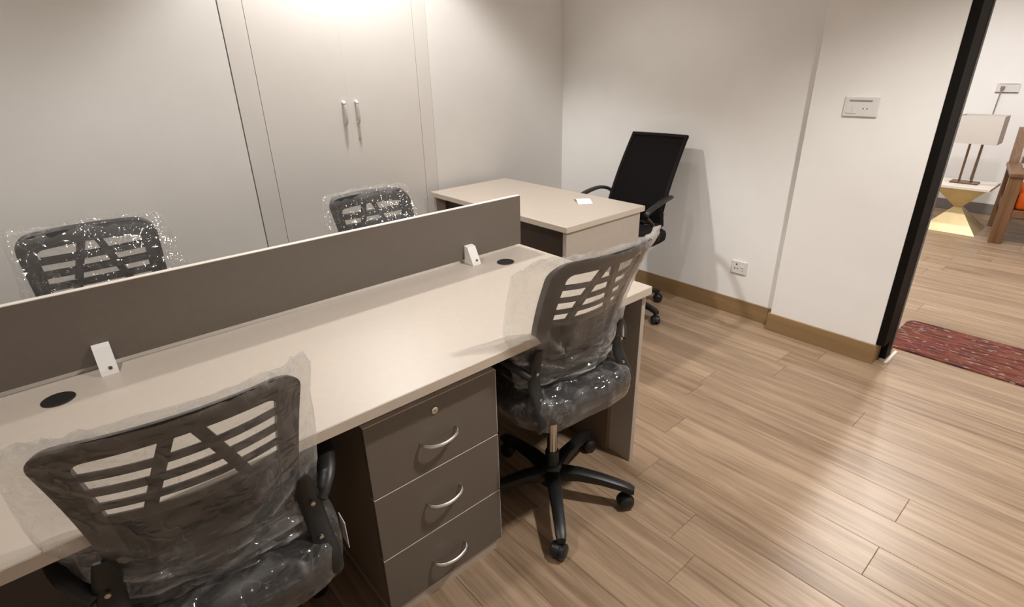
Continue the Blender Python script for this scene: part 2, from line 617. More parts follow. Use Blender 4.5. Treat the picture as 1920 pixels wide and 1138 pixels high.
ROOM_LABELS = ['round recessed ceiling light close to the wardrobe',
               'round recessed ceiling light over the open floor near the doorway',
               'round recessed ceiling light above the desk chair left of the drawers',
               'round recessed ceiling light above the single desk']
for (lx, ly, w, cone, bl), lab in zip(ROOM_LIGHTS, ROOM_LABELS):
    downlight(lx, ly, w, WARM, lab, 'recessed lights of the office', R(cone), bl)
LOBBY_LABELS = ['round recessed lobby ceiling light between the rug and the gold table',
                'added round lobby ceiling fill light nearest the gold table and lamp',
                'added round lobby ceiling fill light nearest the doorway rug']
for (lx, ly, w), lab in zip(LOBBY_LIGHTS, LOBBY_LABELS):
    downlight(lx, ly, w, LOBBY, lab, 'recessed lights of the lobby', R(150), 0.5, 0.06)

# ------------------------------------------------------------------ wardrobe
wd = thing('wardrobe', 'tall built-in cream wardrobe with two chrome handles', 'wardrobe', (WR0, WALL_Y, 0))
WW = WR1 - WR0
DX0, DXM, DX1 = 0.107, 0.555, 1.003


def wardrobe_frame(bm):
    bx(bm, (0, 0, 0), (DX0 - 0.003, 0.5, CEIL - 0.002))
    bx(bm, (DX1 + 0.003, 0, 0), (WW, 0.5, CEIL - 0.002))
    bx(bm, (DX0 - 0.003, 0, 0), (DX1 + 0.003, 0.5, 0.09))
    bx(bm, (DX0 - 0.003, 0, 2.35), (DX1 + 0.003, 0.5, CEIL - 0.002))
    bx(bm, (DX0 - 0.003, 0.48, 0.09), (DX1 + 0.003, 0.5, 2.35))


part('frame', 'wardrobe_laminate', wd, wardrobe_frame)
HX = (1.345 - WR0, 1.418 - WR0)
for i, (a, b) in enumerate(((DX0, DXM - 0.00015), (DXM + 0.00015, DX1))):
    d = box_part('door', 'wardrobe_laminate', wd, (a, 0.0005, 0.094), (b, 0.019, 2.346))
    hx = HX[i]
    pts = smooth_path([(hx, 0.001, 1.29), (hx, -0.014, 1.285), (hx, -0.021, 1.258), (hx, -0.021, 1.214), (hx, -0.014, 1.186), (hx, 0.001, 1.18)], 5)
    part('handle', 'satin', d, lambda bm: tube(bm, pts, 0.0085, 10), True, 'small bright metal bow handle')
    if i == 1:
        part('keyhole', 'steel', d, lambda bm: lathe(bm, [(0.0075, 0.001), (0.0075, -0.003), (0.003, -0.0035), (0.0025, -0.001)], (hx, 0, 1.095), 14, 'Y'), True)

# ------------------------------------------------------------------ workstation desks, screen, brackets
DK_X0, DK_X1 = -0.93, 1.475
DK_Y0, SCR_Y = 0.985, 1.640
TOP = 0.75


def grommet(x, y, parent, s):
    part('cable_grommet', 'black_plastic', parent, lambda bm: lathe(bm, [(0.026, 0.0005), (0.032, 0.0008), (0.034, 0.002), (0.031, 0.0035), (0.027, 0.003), (0.004, 0.0028)],
                                                                    (x, y, TOP), 28), True, 'round black cable grommet')


def workstation(label, flip):
    """desk run of two places; flip = True builds the far side of the screen"""
    t = thing('workstation_desk', label, 'desk', ((DK_X0 + DK_X1) / 2, SCR_Y, 0), math.pi if flip else 0, 'desks joined back to back')
    hw = (DK_X1 - DK_X0) / 2
    dep = SCR_Y - DK_Y0
    part('worktop', 'beige_laminate', t, lambda bm: bx(bm, (-hw, -dep, 0.722), (hw, -0.001, TOP), 0.0012))
    part('edge_band', 'beige_edge', t, lambda bm: bx(bm, (-hw + 0.001, -dep - 0.0009, 0.7225), (hw - 0.001, -dep, TOP - 0.0015)))
    for sx in (-1, 1):
        a = sx * hw
        x0, x1 = (a - 0.022, a - 0.001) if sx > 0 else (a + 0.001, a + 0.022)
        g = box_part('end_panel', 'beige_laminate', t, (x0, -dep + 0.02, 0), (x1, -0.002, 0.722), 0.0008)
        xi0, xi1 = (x0 - 0.018, x0) if sx > 0 else (x1, x1 + 0.018)
        box_part('inner_panel', 'brown_shaded_laminate', g, (xi0, -dep + 0.125, 0), (xi1, -0.03, 0.70), 0.0008)
    box_part('modesty_panel', 'grey_laminate', t, (-hw + 0.045, -0.03, 0.06), (hw - 0.045, -0.012, 0.722))
    box_part('rail', 'beige_edge', t, (-hw + 0.045, -dep + 0.30, 0.69), (hw - 0.045, -dep + 0.32, 0.722))
    for gx in (1.279, -0.112):
        grommet(gx - (DK_X0 + DK_X1) / 2 if not flip else -(gx - (DK_X0 + DK_X1) / 2), 1.527 - SCR_Y, t, 1)
    return t


workstation('long beige desk run with a drawer pedestal under it', False)
workstation('long beige desk run behind the grey screen, facing the wardrobe', True)

SC_X0, SC_X1 = -0.90, 1.452
scr = thing('desk_screen', 'long taupe grey privacy screen standing between the desks', 'screen', (0.3, SCR_Y, TOP + 0.0004))
box_part('panel', 'grey_laminate', scr, (SC_X0 - 0.3, -0.009, 0.014), (SC_X1 - 0.3, 0.009, 0.216), 0.0006)
box_part('top_edge', 'pale_edge', scr, (SC_X0 - 0.3, -0.0092, 0.2165), (SC_X1 - 0.3, 0.0092, 0.2185), label='pale edge strip')
for bxx in (-0.002, 1.178, -0.62):
    def br(bm, s=-1):
        # wedge clip: sits on the desk, rises along the screen and bites it in a slot
        x = bxx - 0.3
        for s in (-1, 1):
            sec = [(s * 0.0095, 0.0), (s * 0.062, 0.0), (s * 0.058, 0.012), (s * 0.030, 0.066), (s * 0.0095, 0.070)]
            a = [Vector((x - 0.019, y, z)) for y, z in sec]
            b = [Vector((x + 0.019, y, z)) for y, z in sec]
            loft(bm, [a, b])
        bx(bm, (x - 0.019, -0.0095, 0.0), (x + 0.019, 0.0095, 0.0135))
    bk = part('bracket', 'white_plastic', scr, br, False, 'white plastic screen bracket')
    part('screw', 'slot_dark', bk, lambda bm: lathe(bm, [(0.0045, 0.0), (0.0045, -0.003), (0.0015, -0.0035), (0.001, 0.0)], (bxx - 0.3 + 0.004, -0.0556, 0.017), 10, 'Y'))

# ------------------------------------------------------------------ drawer pedestal
PX0, PX1, PY = 0.408, 0.815, 1.030
pd = thing('drawer_pedestal', 'grey three-drawer pedestal with bow handles under the beige desk', 'drawers', ((PX0 + PX1) / 2, PY, 0))
hw = (PX1 - PX0) / 2
box_part('carcass', 'brown_shaded_laminate', pd, (-hw + 0.001, 0.020, 0.045), (hw - 0.001, 0.50, 0.690), 0.001)  # beige carcass, its under-desk shade put into the brown colour
box_part('plinth', 'beige_laminate', pd, (-hw + 0.008, 0.006, 0), (hw - 0.02, 0.49, 0.045))
DR = [(0.4545, 0.672), (0.2425, 0.4495), (0.040, 0.2375)]
for i, (z0, z1) in enumerate(DR):
    d = box_part('drawer', 'grey_laminate', pd, (-hw, 0, z0), (hw - 0.002, 0.0185, z1), 0.0008)
    box_part('edge_band', 'pale_edge', d, (-hw + 0.0008, 0.0004, z1), (hw - 0.0028, 0.018, z1 + 0.0014))
    box_part('edge_band', 'pale_edge', d, (hw - 0.002, 0.0004, z0 + 0.001), (hw - 0.0008, 0.018, z1 - 0.001))
    zc = [0.552, 0.349, 0.128][i]
    pts = smooth_path([(-0.055, 0.002, zc), (-0.054, -0.014, zc), (-0.036, -0.027, zc - 0.004), (0, -0.033, zc - 0.006), (0.036, -0.027, zc - 0.004), (0.054, -0.014, zc), (0.055, 0.002, zc)], 5)
    n = len(pts)
    rad = [0.0032 + 0.0022 * math.sin(math.pi * k / (n - 1)) for k in range(n)]
    part('handle', 'chrome', d, lambda bm: tube(bm, pts, rad, 10), True, 'chrome bow handle')
    if i == 0:
        part('lock', 'chrome', d, lambda bm: lathe(bm, [(0.010, 0.002), (0.010, -0.003), (0.0075, -0.0042), (0.003, -0.004), (0.0025, -0.001)], (-0.005, 0, 0.634), 18, 'Y'), True, 'small chrome lock')

# ------------------------------------------------------------------ single desk in the corner
t = thing('corner_desk', 'single beige desk standing in front of the black mesh chair', 'desk', (2.10, 2.27, 0))
X0, X1, Y0, Y1 = -0.305, 0.300, -0.578, 0.575
part('worktop', 'beige_laminate', t, lambda bm: bx(bm, (X0, Y0, 0.722), (X1, Y1, TOP), 0.0012))
part('edge_band', 'beige_edge', t, lambda bm: (bx(bm, (X0 - 0.0009, Y0 + 0.001, 0.7225), (X0, Y1 - 0.001, TOP - 0.0015)),
                                               bx(bm, (X0 + 0.001, Y0 - 0.0009, 0.7225), (X1 - 0.001, Y0, TOP - 0.0015))))
box_part('end_panel', 'beige_laminate', t, (X0 + 0.013, Y0 + 0.012, 0), (X1 - 0.022, Y0 + 0.036, 0.7195), 0.0008)
box_part('end_panel', 'beige_laminate', t, (X0 + 0.013, Y1 - 0.036, 0), (X1 - 0.022, Y1 - 0.012, 0.7195), 0.0008)
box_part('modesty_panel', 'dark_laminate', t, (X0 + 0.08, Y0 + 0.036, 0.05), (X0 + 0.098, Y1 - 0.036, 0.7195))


def paper(bm):
    # folded slip: two leaves raised along the crease
    g = [(-0.062, 0.0), (-0.03, 0.006), (0.0, 0.012), (0.03, 0.007), (0.062, 0.001)]
    top = [[Vector((x, y, z + 0.0012)) for x, z in g] for y in (-0.04, 0.04)]
    bot = [[Vector((x, y, z)) for x, z in g] for y in (-0.04, 0.04)]
    rings = [[top[0][i], top[1][i], bot[1][i], bot[0][i]] for i in range(len(g))]
    loft(bm, rings)


pp = part('paper_slip', 'paper', None, paper)
pp.location = (2.245, 1.995, TOP + 0.0003)
pp.rotation_euler = (0, 0, R(55))
tag(pp, 'small folded white paper slip lying on the single desk', 'paper')


# ------------------------------------------------------------------ office chairs
def star_base(t, rr=0.278, rot=R(-126), chrome_top=0.42):
    part('hub', 'black_plastic', t, lambda bm: lathe(bm, [(0.02, 0.055), (0.045, 0.06), (0.048, 0.10), (0.034, 0.128), (0.028, 0.135)], sides=20), True)
    for k in range(5):
        a = rot + k * 2 * math.pi / 5
        c, s = math.cos(a), math.sin(a)

        def leg(bm):
            prof = [(0.03, 0.098, 0.028, 0.026), (0.10, 0.106, 0.024, 0.022), (0.18, 0.100, 0.021, 0.018), (0.25, 0.088, 0.019, 0.016), (rr, 0.080, 0.018, 0.016), (rr + 0.018, 0.074, 0.014, 0.012)]
            rings = []
            for d, z, w, h in prof:
                ring = []
                for q in range(10):
                    b = 2 * math.pi * q / 10
                    cb, sb = math.cos(b), math.sin(b)
                    ex = math.copysign(abs(cb) ** 0.6, cb) * w
                    ez = math.copysign(abs(sb) ** 0.6, sb) * h
                    ring.append((c * d - s * ex, s * d + c * ex, z + ez))
                rings.append(ring)
            loft(bm, rings)
        lg = part('leg', 'black_plastic', t, leg, True)

        def caster(bm):
            ca = a + 1.57 + (0.5 if k % 2 else -0.6)
            ax = Vector((math.cos(ca), math.sin(ca), 0))
            ay = Vector((-ax.y, ax.x, 0))
            ctr = Vector((c * rr, s * rr, 0.0275)) + ay * 0.012 * (1 if k % 2 else -1)
            for sd in (-1, 1):
                rings = []
                for dd, r in ((0.004, 0.020), (0.007, 0.0265), (0.018, 0.0272), (0.024, 0.022), (0.026, 0.012)):
                    rings.append([ctr + ax * dd * sd + ay * r * math.cos(2 * math.pi * q / 18) + Vector((0, 0, r * math.sin(2 * math.pi * q / 18))) for q in range(18)])
                loft(bm, rings)
            top = Vector((c * rr, s * rr, 0))
            tube(bm, [top + Vector((0, 0, 0.03)), top + Vector((0, 0, 0.075))], 0.010, 8)
            # fork cover over the twin wheels
            rings = []
            for dd in (-0.0075, 0.0075):
                rings.append([ctr + ax * dd + ay * 0.031 * math.cos(b) + Vector((0, 0, 0.031 * math.sin(b))) for b in [math.pi * q / 10 for q in range(11)]])
            loft(bm, rings)
        part('caster', 'black_plastic', lg, caster, True)
    part('gas_lift', 'black_plastic', t, lambda bm: lathe(bm, [(0.025, 0.10), (0.025, 0.19), (0.021, 0.195)], sides=20), True)
    part('lift_rod', 'chrome', t, lambda bm: lathe(bm, [(0.0185, 0.19), (0.0185, chrome_top)], sides=20), True, 'chrome gas lift rod')


BK_TOP, BK_Y, BK_DZ, BK_DY = 0.985, -0.245, 0.385, 0.145    # backrest: top height, its depth, drop and forward run


def B(u, s, d=0.0):
    """backrest surface point; u across, s distance down from the top edge, d behind the surface"""
    q = s / 0.41
    y = BK_Y + BK_DY * q + 0.018 * math.sin(math.pi * q) + 1.15 * u * u
    z = BK_TOP - BK_DZ * q - 0.10 * u * u
    n = Vector((0, -0.935, 0.355)) * d
    return Vector((u, y, z)) + n


def ribbon(bm, lo, hi, th, d0=0.0, closed=False):
    """solid strip between two polylines in backrest coordinates"""
    n = len(lo)
    rings = []
    for i in range(n):
        rings.append([B(lo[i][0], lo[i][1], d0), B(hi[i][0], hi[i][1], d0), B(hi[i][0], hi[i][1], d0 + th), B(lo[i][0], lo[i][1], d0 + th)])
    if closed:
        rings.append(rings[0])
        loft(bm, rings, cap=False)
        bmesh.ops.remove_doubles(bm, verts=bm.verts, dist=1e-6)
    else:
        loft(bm, rings)


def rrect(w_top, w_bot, s0, s1, r, n=7):
    """rounded tapered outline, clockwise from the top middle"""
    out = []
    cs = [(1, s0, 0), (1, s1, 1), (-1, s1, 2), (-1, s0, 3)]
    for sx, s, q in cs:
        w = w_top if s == s0 else w_bot
        cx = sx * (w - r)
        cyy = s + r if s == s0 else s - r
        a0 = {0: -90, 1: 0, 2: 90, 3: 180}[q]
        for k in range(n + 1):
            a = R(a0 + 90 * k / n)
            out.append((cx + r * math.cos(a), cyy + r * math.sin(a)))
    # refine long straight runs
    res = []
    for i in range(len(out)):
        a, b = out[i], out[(i + 1) % len(out)]
        res.append(a)
        L = math.hypot(b[0] - a[0], b[1] - a[1])
        m = int(L / 0.03)
        for k in range(1, m + 1):
            f = k / (m + 1)
            res.append((a[0] + (b[0] - a[0]) * f, a[1] + (b[1] - a[1]) * f))
    return res


def seat_shape(bm, w, d, z0, z1, yc=0.0, ex=4.0, grow=0.0, crown=0.012, nseg=40):
    rings = []
    levels = [(0.90, z0), (0.985, z0 + 0.012), (1.0, (z0 + z1) / 2), (0.985, z1 - 0.012), (0.93, z1 - 0.002), (0.7, z1 + crown * 0.6), (0.35, z1 + crown), (0.02, z1 + crown)]
    for f, z in levels:
        ring = []
        for k in range(nseg):
            a = 2 * math.pi * k / nseg
            c, s = math.cos(a), math.sin(a)
            x = math.copysign(abs(c) ** (2 / ex), c) * (w * f + grow)
            y = math.copysign(abs(s) ** (2 / ex), s) * (d * f + grow)
            ring.append(Vector((x, y + yc, z)))
        rings.append(ring)
    loft(bm, rings)


def arm_parts(t, zarm=0.665, mat='black_plastic', back=-0.10):
    for sx in (-1, 1):
        # armrest: one bent loop from the back bracket to the seat side
        pts = smooth_path([(sx * 0.195, back - 0.02, 0.615), (sx * 0.225, back + 0.02, zarm - 0.018), (sx * 0.242, back + 0.09, zarm), (sx * 0.245, back + 0.20, zarm - 0.004),
                           (sx * 0.243, back + 0.265, zarm - 0.03), (sx * 0.238, back + 0.25, 0.57), (sx * 0.225, back + 0.20, 0.485), (sx * 0.17, back + 0.19, 0.448)], 5)
        n = len(pts)
        wid = [0.013 + 0.009 * max(0, math.sin(math.pi * min(1, k / (0.62 * n)))) for k in range(n)]
        part('armrest', mat, t, lambda bm: tube(bm, pts, wid, 10, 0.0105), True)


def mesh_chair(label, loc, rotz, seed, film_mode, lift=0.0, wide=1.0, rot=R(-126)):
    """task chair wrapped in clear plastic, slotted back; faces local +Y"""
    t = thing('office_chair', label, 'chair', loc, rotz, 'plastic-wrapped office chairs')
    star_base(t, rot=rot - rotz, chrome_top=0.42 + lift)
    up = []
    up.append(part('mechanism', 'black_plastic', t, lambda bm: (bx(bm, (-0.07, -0.11, 0.405), (0.07, 0.10, 0.45), 0.006), tube(bm, [(0.06, 0.0, 0.425), (0.21, 0.01, 0.42)], 0.006, 8))))
    up.append(part('seat', 'black_fabric', t, lambda bm: seat_shape(bm, 0.225, 0.225, 0.45, 0.515, 0.03), 'all'))

    # backrest: perimeter frame, slats, A-shaped straps, lower panel
    def frame(bm):
        o = rrect(0.187, 0.165, 0.0, 0.41, 0.05)
        i = rrect(0.141, 0.128, 0.050, 0.385, 0.018)
        # resample the inner outline radially to match the outer point by point
        def near(p):
            best = None
            for k in range(len(i)):
                a, b = i[k], i[(k + 1) % len(i)]
                dx, dy = b[0] - a[0], b[1] - a[1]
                L2 = dx * dx + dy * dy or 1e-9
                f = max(0, min(1, ((p[0] - a[0]) * dx + (p[1] - a[1]) * dy) / L2))
                q = (a[0] + dx * f, a[1] + dy * f)
                dd = (q[0] - p[0]) ** 2 + (q[1] - p[1]) ** 2
                if best is None or dd < best[0]:
                    best = (dd, q)
            return best[1]
        inn = []
        for p in o:
            # aim at the middle line so corners map to corners
            q = near((p[0] * 0.78, 0.205 + (p[1] - 0.205) * 0.84))
            inn.append(q)
        ribbon(bm, o, inn, 0.026, -0.004, True)
    up.append(part('back_frame', 'grey_plastic', t, frame, True))
    rows = [(0.080, 0.102), (0.127, 0.149), (0.172, 0.192), (0.211, 0.238)]
    us = [-0.145 + 0.29 * k / 16 for k in range(17)]
    for a, b in rows:
        def sl(bm):
            bow = lambda u: 0.010 * (1 - (u / 0.145) ** 2)
            ribbon(bm, [(u, a + bow(u)) for u in us], [(u, b + bow(u)) for u in us], 0.010, 0.004)
        up.append(part('slat', 'grey_plastic', t, sl, True))
    for sx in (-1, 1):
        def st(bm):
            lo = [(sx * (0.020 + 0.062 * k / 8) - 0.011, 0.045 + 0.20 * k / 8) for k in range(9)]
            hi = [(u + 0.022, s) for u, s in lo]
            ribbon(bm, lo, hi, 0.014, 0.003)
        up.append(part('strap', 'grey_plastic', t, st, True))

    def panel(bm):
        us2 = [-0.136 + 0.272 * k / 16 for k in range(17)]
        ribbon(bm, [(u, 0.232 + 0.010 * (1 - (u / 0.145) ** 2)) for u in us2], [(u, 0.392) for u in us2], 0.008, 0.005)
    up.append(part('back_panel', 'black_mesh', t, panel, True))
    # brackets joining back and seat, two bolts each
    for sx in (-1, 1):
        def brk(bm):
            pts = smooth_path([(sx * 0.168, -0.135, 0.70), (sx * 0.172, -0.118, 0.64), (sx * 0.178, -0.122, 0.57), (sx * 0.182, -0.165, 0.50), (sx * 0.180, -0.16, 0.455), (sx * 0.165, -0.08, 0.438), (sx * 0.14, 0.02, 0.438)], 5)
            n = len(pts)
            tube(bm, pts, [0.010 + 0.013 * min(1, k / 5, (n - 1 - k) / 5) for k in range(n)], 12, [0.003 + 0.006 * min(1, k / 4, (n - 1 - k) / 4) for k in range(n)], Vector((0, -0.9, 0.3)))
        bq = part('bracket', 'black_plastic', t, brk, True)
        up.append(bq)
        for (py, pz) in ((-0.131, 0.625), (-0.146, 0.545)):
            bo = part('bolt', 'steel', bq, lambda bm: lathe(bm, [(0.005, 0.002), (0.005, -0.004), (0.001, -0.005)], (sx * 0.176, py, pz), 8, 'Y'), True)
    n0 = len(t.children)
    before = set(t.children)
    arm_parts(t)
    up += [c for c in t.children if c not in before]
    # ---- clear film over the back
    rs = random.Random(seed)
    off = Vector((rs.random() * 40, rs.random() * 40, rs.random() * 40))

    def back_film(bm):
        NA, NS = 132, 60
        hz = []
        S1 = film_mode['drop']
        rings = []
        ND = Vector((0, -0.935, 0.355))
        for j in range(NS + 1):
            f = j / NS
            s = -0.022 + (S1 + 0.022) * f
            top = max(0.0, 1 - f / 0.09)          # 1 at the gathered top edge
            low = max(0.0, (f - 0.45) / 0.55)
            w = 0.199 + 0.012 * math.sin(f * 3) + film_mode.get('flare', 0.0) * f - 0.012 * low
            ring = []
            for k in range(NA):
                a = 2 * math.pi * k / NA
                c, sn = math.cos(a), math.sin(a)
                u = math.copysign(abs(c) ** 0.42, c) * w * (1 - 0.06 * top * top)
                d = math.copysign(abs(sn) ** 0.5, sn) * (0.019 + 0.012 * f) * (1 - 0.75 * top) + 0.009
                uu = max(-0.19, min(0.19, u))
                p = B(uu, max(0.0, min(s, 0.41)), d)
                p.x = u
                if s < 0:
                    p.z += -s * 0.9
                    p.y += s * 0.3
                if s > 0.41:
                    p.z -= (s - 0.41) * 0.95
                    p.y += (s - 0.41) * 0.25
                # loose extra width on one side
                ex = film_mode.get('wing', 0.0)
                side = film_mode.get('side', -1)
                if c * side > 0.5:
                    g = (c * side - 0.5) / 0.5
                    h = (1 - f) ** 0.9 * min(1, 0.45 + f * 6) if film_mode.get('high') else math.sin(math.pi * min(1, 0.12 + f * 0.95)) ** 0.7
                    p.x += side * ex * g * h
                    p.y += 0.45 * ex * g * h
                e = film_mode.get('ear', 0.0)
                if e and -c * side > 0.8 and f < 0.2:
                    p.x += -side * e * (-c * side - 0.8) / 0.2 * (1 - f / 0.2)
                    p.z += 0.5 * e * (1 - f / 0.2)
                # folds: broad ridges running down, finer crumple at the gathered top
                rid = 1 - abs(noise.noise(Vector((p.x * 15, s * 3.0, sn * 0.6)) + off)) * 2.4
                nn = noise.noise_vector(Vector((p.x * 11, s * 8, sn)) + off)
                p += Vector((nn.x * 0.5, nn.y, nn.z * 0.4)) * (0.004 + 0.008 * f)
                p += ND * math.copysign(1, sn) * (rid * 0.010 * (0.15 + f))
                # swag folds gathering to the lower middle
                ang = math.atan2(u, 0.46 - s)
                sw = math.sin(ang * 15 + 3 * noise.noise(Vector((ang * 3, s * 5, 1.3)) + off))
                p += ND * math.copysign(1, sn) * sw * 0.011 * min(1, low * 1.6 + 0.1)
                n3 = noise.noise_vector(Vector((p.x * 55, p.y * 55, p.z * 55)) + off)
                p += n3 * (0.0065 * top + 0.0012)
                ring.append(p)
                # layered, crumpled film is milkier: gathered rim, the foggy side; fold streaks are painted glints
                n4 = abs(noise.noise(Vector((p.x * 40, p.y * 40, p.z * 40)) - off))
                st = max(0.0, sw) ** 6 * 0.50 * low + max(0.0, rid) ** 9 * 0.20 * f
                hz.append(min(0.6, top * (0.10 + 0.75 * n4) + st + film_mode.get('veil', 0.0) + film_mode.get('fog', 0.0) * max(0.0, -c * side)))
            rings.append(ring)
        lay = bm.verts.layers.float.new('haze')
        vr = loft(bm, rings, cap=False)
        flat = [v for r in vr for v in r]
        for v, q in zip(flat, hz):
            v[lay] = q
    up.append(part('plastic_wrap', 'clear_film', t, back_film, 'all', 'clear crinkled plastic wrap over the backrest'))

    def seat_film(bm):
        n = 120
        rings = []
        levels = [(1.02, 0.445), (1.03, 0.455), (1.035, 0.465), (1.038, 0.478), (1.036, 0.49), (1.03, 0.505), (1.02, 0.518), (0.99, 0.524), (0.96, 0.528), (0.92, 0.531), (0.88, 0.533), (0.83, 0.535), (0.78, 0.536), (0.7, 0.537), (0.6, 0.538), (0.5, 0.539), (0.4, 0.540), (0.3, 0.540), (0.18, 0.540), (0.05, 0.540)]
        hz = []
        for f, z in levels:
            ring = []
            for k in range(n):
                a = 2 * math.pi * k / n
                c, s = math.cos(a), math.sin(a)
                x = math.copysign(abs(c) ** 0.5, c) * 0.225 * f
                y = math.copysign(abs(s) ** 0.5, s) * 0.225 * f + 0.03
                p = Vector((x, y, z))
                nn = noise.noise_vector(p * 13 + off)
                rid = 1 - abs(noise.noise(Vector((x * 9 + y * 14, x * 14 - y * 5, z * 9)) + off) * 2)
                p += nn * 0.006 + Vector((0, 0, abs(rid) * 0.010 * (1 if f < 1 else 0.2)))
                hz.append(0.03 + max(0.0, rid) ** 7 * 0.30)  # white ridge lines paint glossy glints into the seat film
                ring.append(p)
            rings.append(ring)
        lay = bm.verts.layers.float.new('haze')
        vr = loft(bm, rings, cap=False)
        for v, q in zip([v for r in vr for v in r], hz):
            v[lay] = q
    up.append(part('seat_wrap', 'clear_film', t, seat_film, 'all', 'clear crinkled plastic wrap over the seat'))
    for o in up:
        o.location.z += lift
        o.scale.x = wide
    return t


c1 = mesh_chair('plastic-wrapped black office chair pushed in left of the grey drawers', (0.075, 1.075, 0), R(-5), 11, {'drop': 0.50, 'wing': 0.025, 'side': -1, 'flare': 0.0, 'ear': 0.012, 'fog': 0.03, 'veil': 0.075}, 0.005, 1.0, R(-100))
c2 = mesh_chair('plastic-wrapped black office chair at the desk end panel, right of the drawers', (1.108, 1.094, 0), R(-4), 23, {'drop': 0.47, 'wing': 0.085, 'high': True, 'side': -1, 'flare': 0.0, 'ear': 0.022, 'fog': 0.20, 'veil': 0.06}, 0.01, 1.0, R(-129))
c3 = mesh_chair('plastic-wrapped black office chair behind the screen in front of the plain wall', (0.075, 2.20, 0), R(180), 37, {'drop': 0.46, 'wing': 0.03, 'side': -1, 'ear': 0.015}, -0.03, 1.10, R(40))
c4 = mesh_chair('plastic-wrapped black office chair behind the screen in front of the wardrobe', (1.150, 2.17, 0), R(178), 51, {'drop': 0.46, 'wing': 0.03, 'side': 1}, -0.075, 1.07, R(70))
# paper tag hanging from the armrest of the first chair
box_part('paper_tag', 'paper', c1, (0.236, -0.105, 0.440), (0.2375, -0.065, 0.515), label='white paper tag')


def black_chair():
    t = thing('mesh_office_chair', 'all-black mesh-back office chair behind the single desk by the wall', 'chair', (2.58, 1.965, 0), R(95.5))
    # local +Y faces the desk (world -X)
    star_base(t, 0.285, R(-20) - R(95.5), 0.46)
    part('mechanism', 'black_plastic', t, lambda bm: bx(bm, (-0.07, -0.11, 0.43), (0.07, 0.10, 0.47), 0.006))
    part('seat', 'black_fabric', t, lambda bm: seat_shape(bm, 0.235, 0.23, 0.465, 0.53, 0.03), 'all')

    def G(u, s, d=0):
        q = s / 0.42
        q2 = max(0.0, q - 1.0)
        return Vector((u, -0.355 + 0.235 * q - 0.30 * q2 + 0.015 * math.sin(math.pi * min(q, 1)) + 0.4 * u * u - d * 0.90, 1.04 - 0.40 * q + d * 0.42))

    def sheet(bm):
        us = [-0.172 + 0.344 * k / 12 for k in range(13)]
        rings = []
        for j in range(13):
            s = 0.012 + 0.49 * j / 12
            k2 = 1 + 0.05 * j / 12
            rings.append([G(u * k2, s, 0) for u in us] + [G(u * k2, s, 0.012) for u in reversed(us)])
        loft(bm, rings)
    part('back_mesh', 'black_mesh', t, sheet, True)

    def fr(bm):
        pts = []
        for j in range(13):
            pts.append(G(0.178 * (1 + 0.05 * j / 12), 0.0 + 0.51 * j / 12, 0.005))
        lft = [Vector((-p.x, p.y, p.z)) for p in pts]
        tube(bm, pts, 0.012, 8)
        tube(bm, lft, 0.012, 8)
        tube(bm, [G(-0.185 + 0.37 * k / 12, 0.0, 0.005) for k in range(13)], 0.013, 8)
        tube(bm, [G(-0.187 + 0.374 * k / 12, 0.51, 0.005) for k in range(13)], 0.013, 8)
    part('back_frame', 'black_fabric', t, fr, True)
    part('back_stem', 'black_plastic', t, lambda bm: tube(bm, smooth_path([(0, -0.155, 0.66), (0, -0.175, 0.58), (0, -0.185, 0.50), (0, -0.12, 0.445), (0, -0.03, 0.445)], 5), 0.035, 10, 0.012), True)
    part('tilt_knob', 'steel', t, lambda bm: lathe(bm, [(0.012, -0.02), (0.014, 0.0), (0.010, 0.012)], (-0.15, -0.18, 0.60), 12, 'X'), True, 'small metal knob')
    for sx in (-1, 1):
        pts = smooth_path([(sx * 0.188, -0.155, 0.705), (sx * 0.215, -0.140, 0.728), (sx * 0.243, -0.08, 0.740), (sx * 0.25, 0.04, 0.730), (sx * 0.248, 0.145, 0.705), (sx * 0.245, 0.165, 0.675),
                           (sx * 0.243, 0.11, 0.635), (sx * 0.24, 0.03, 0.56), (sx * 0.225, -0.01, 0.50), (sx * 0.16, -0.01, 0.462)], 5)
        n = len(pts)
        wid = [0.012 + 0.010 * max(0, math.sin(math.pi * min(1, k / (0.55 * n)))) for k in range(n)]
        part('armrest', 'black_plastic', t, lambda bm: tube(bm, pts, wid, 10, 0.0105), True)


black_chair()


# ------------------------------------------------------------------ switch plate and socket on the right wall
def wall_plate(name, label, cat, x, y0, y1, z0, z1):
    t = thing(name, label, cat, (x, (y0 + y1) / 2, (z0 + z1) / 2))
    h, w = (z1 - z0) / 2, (y1 - y0) / 2
    box_part('plate', 'switch_plastic', t, (-0.010, -w, -h), (0, w, h), 0.003)
    return t, w, h


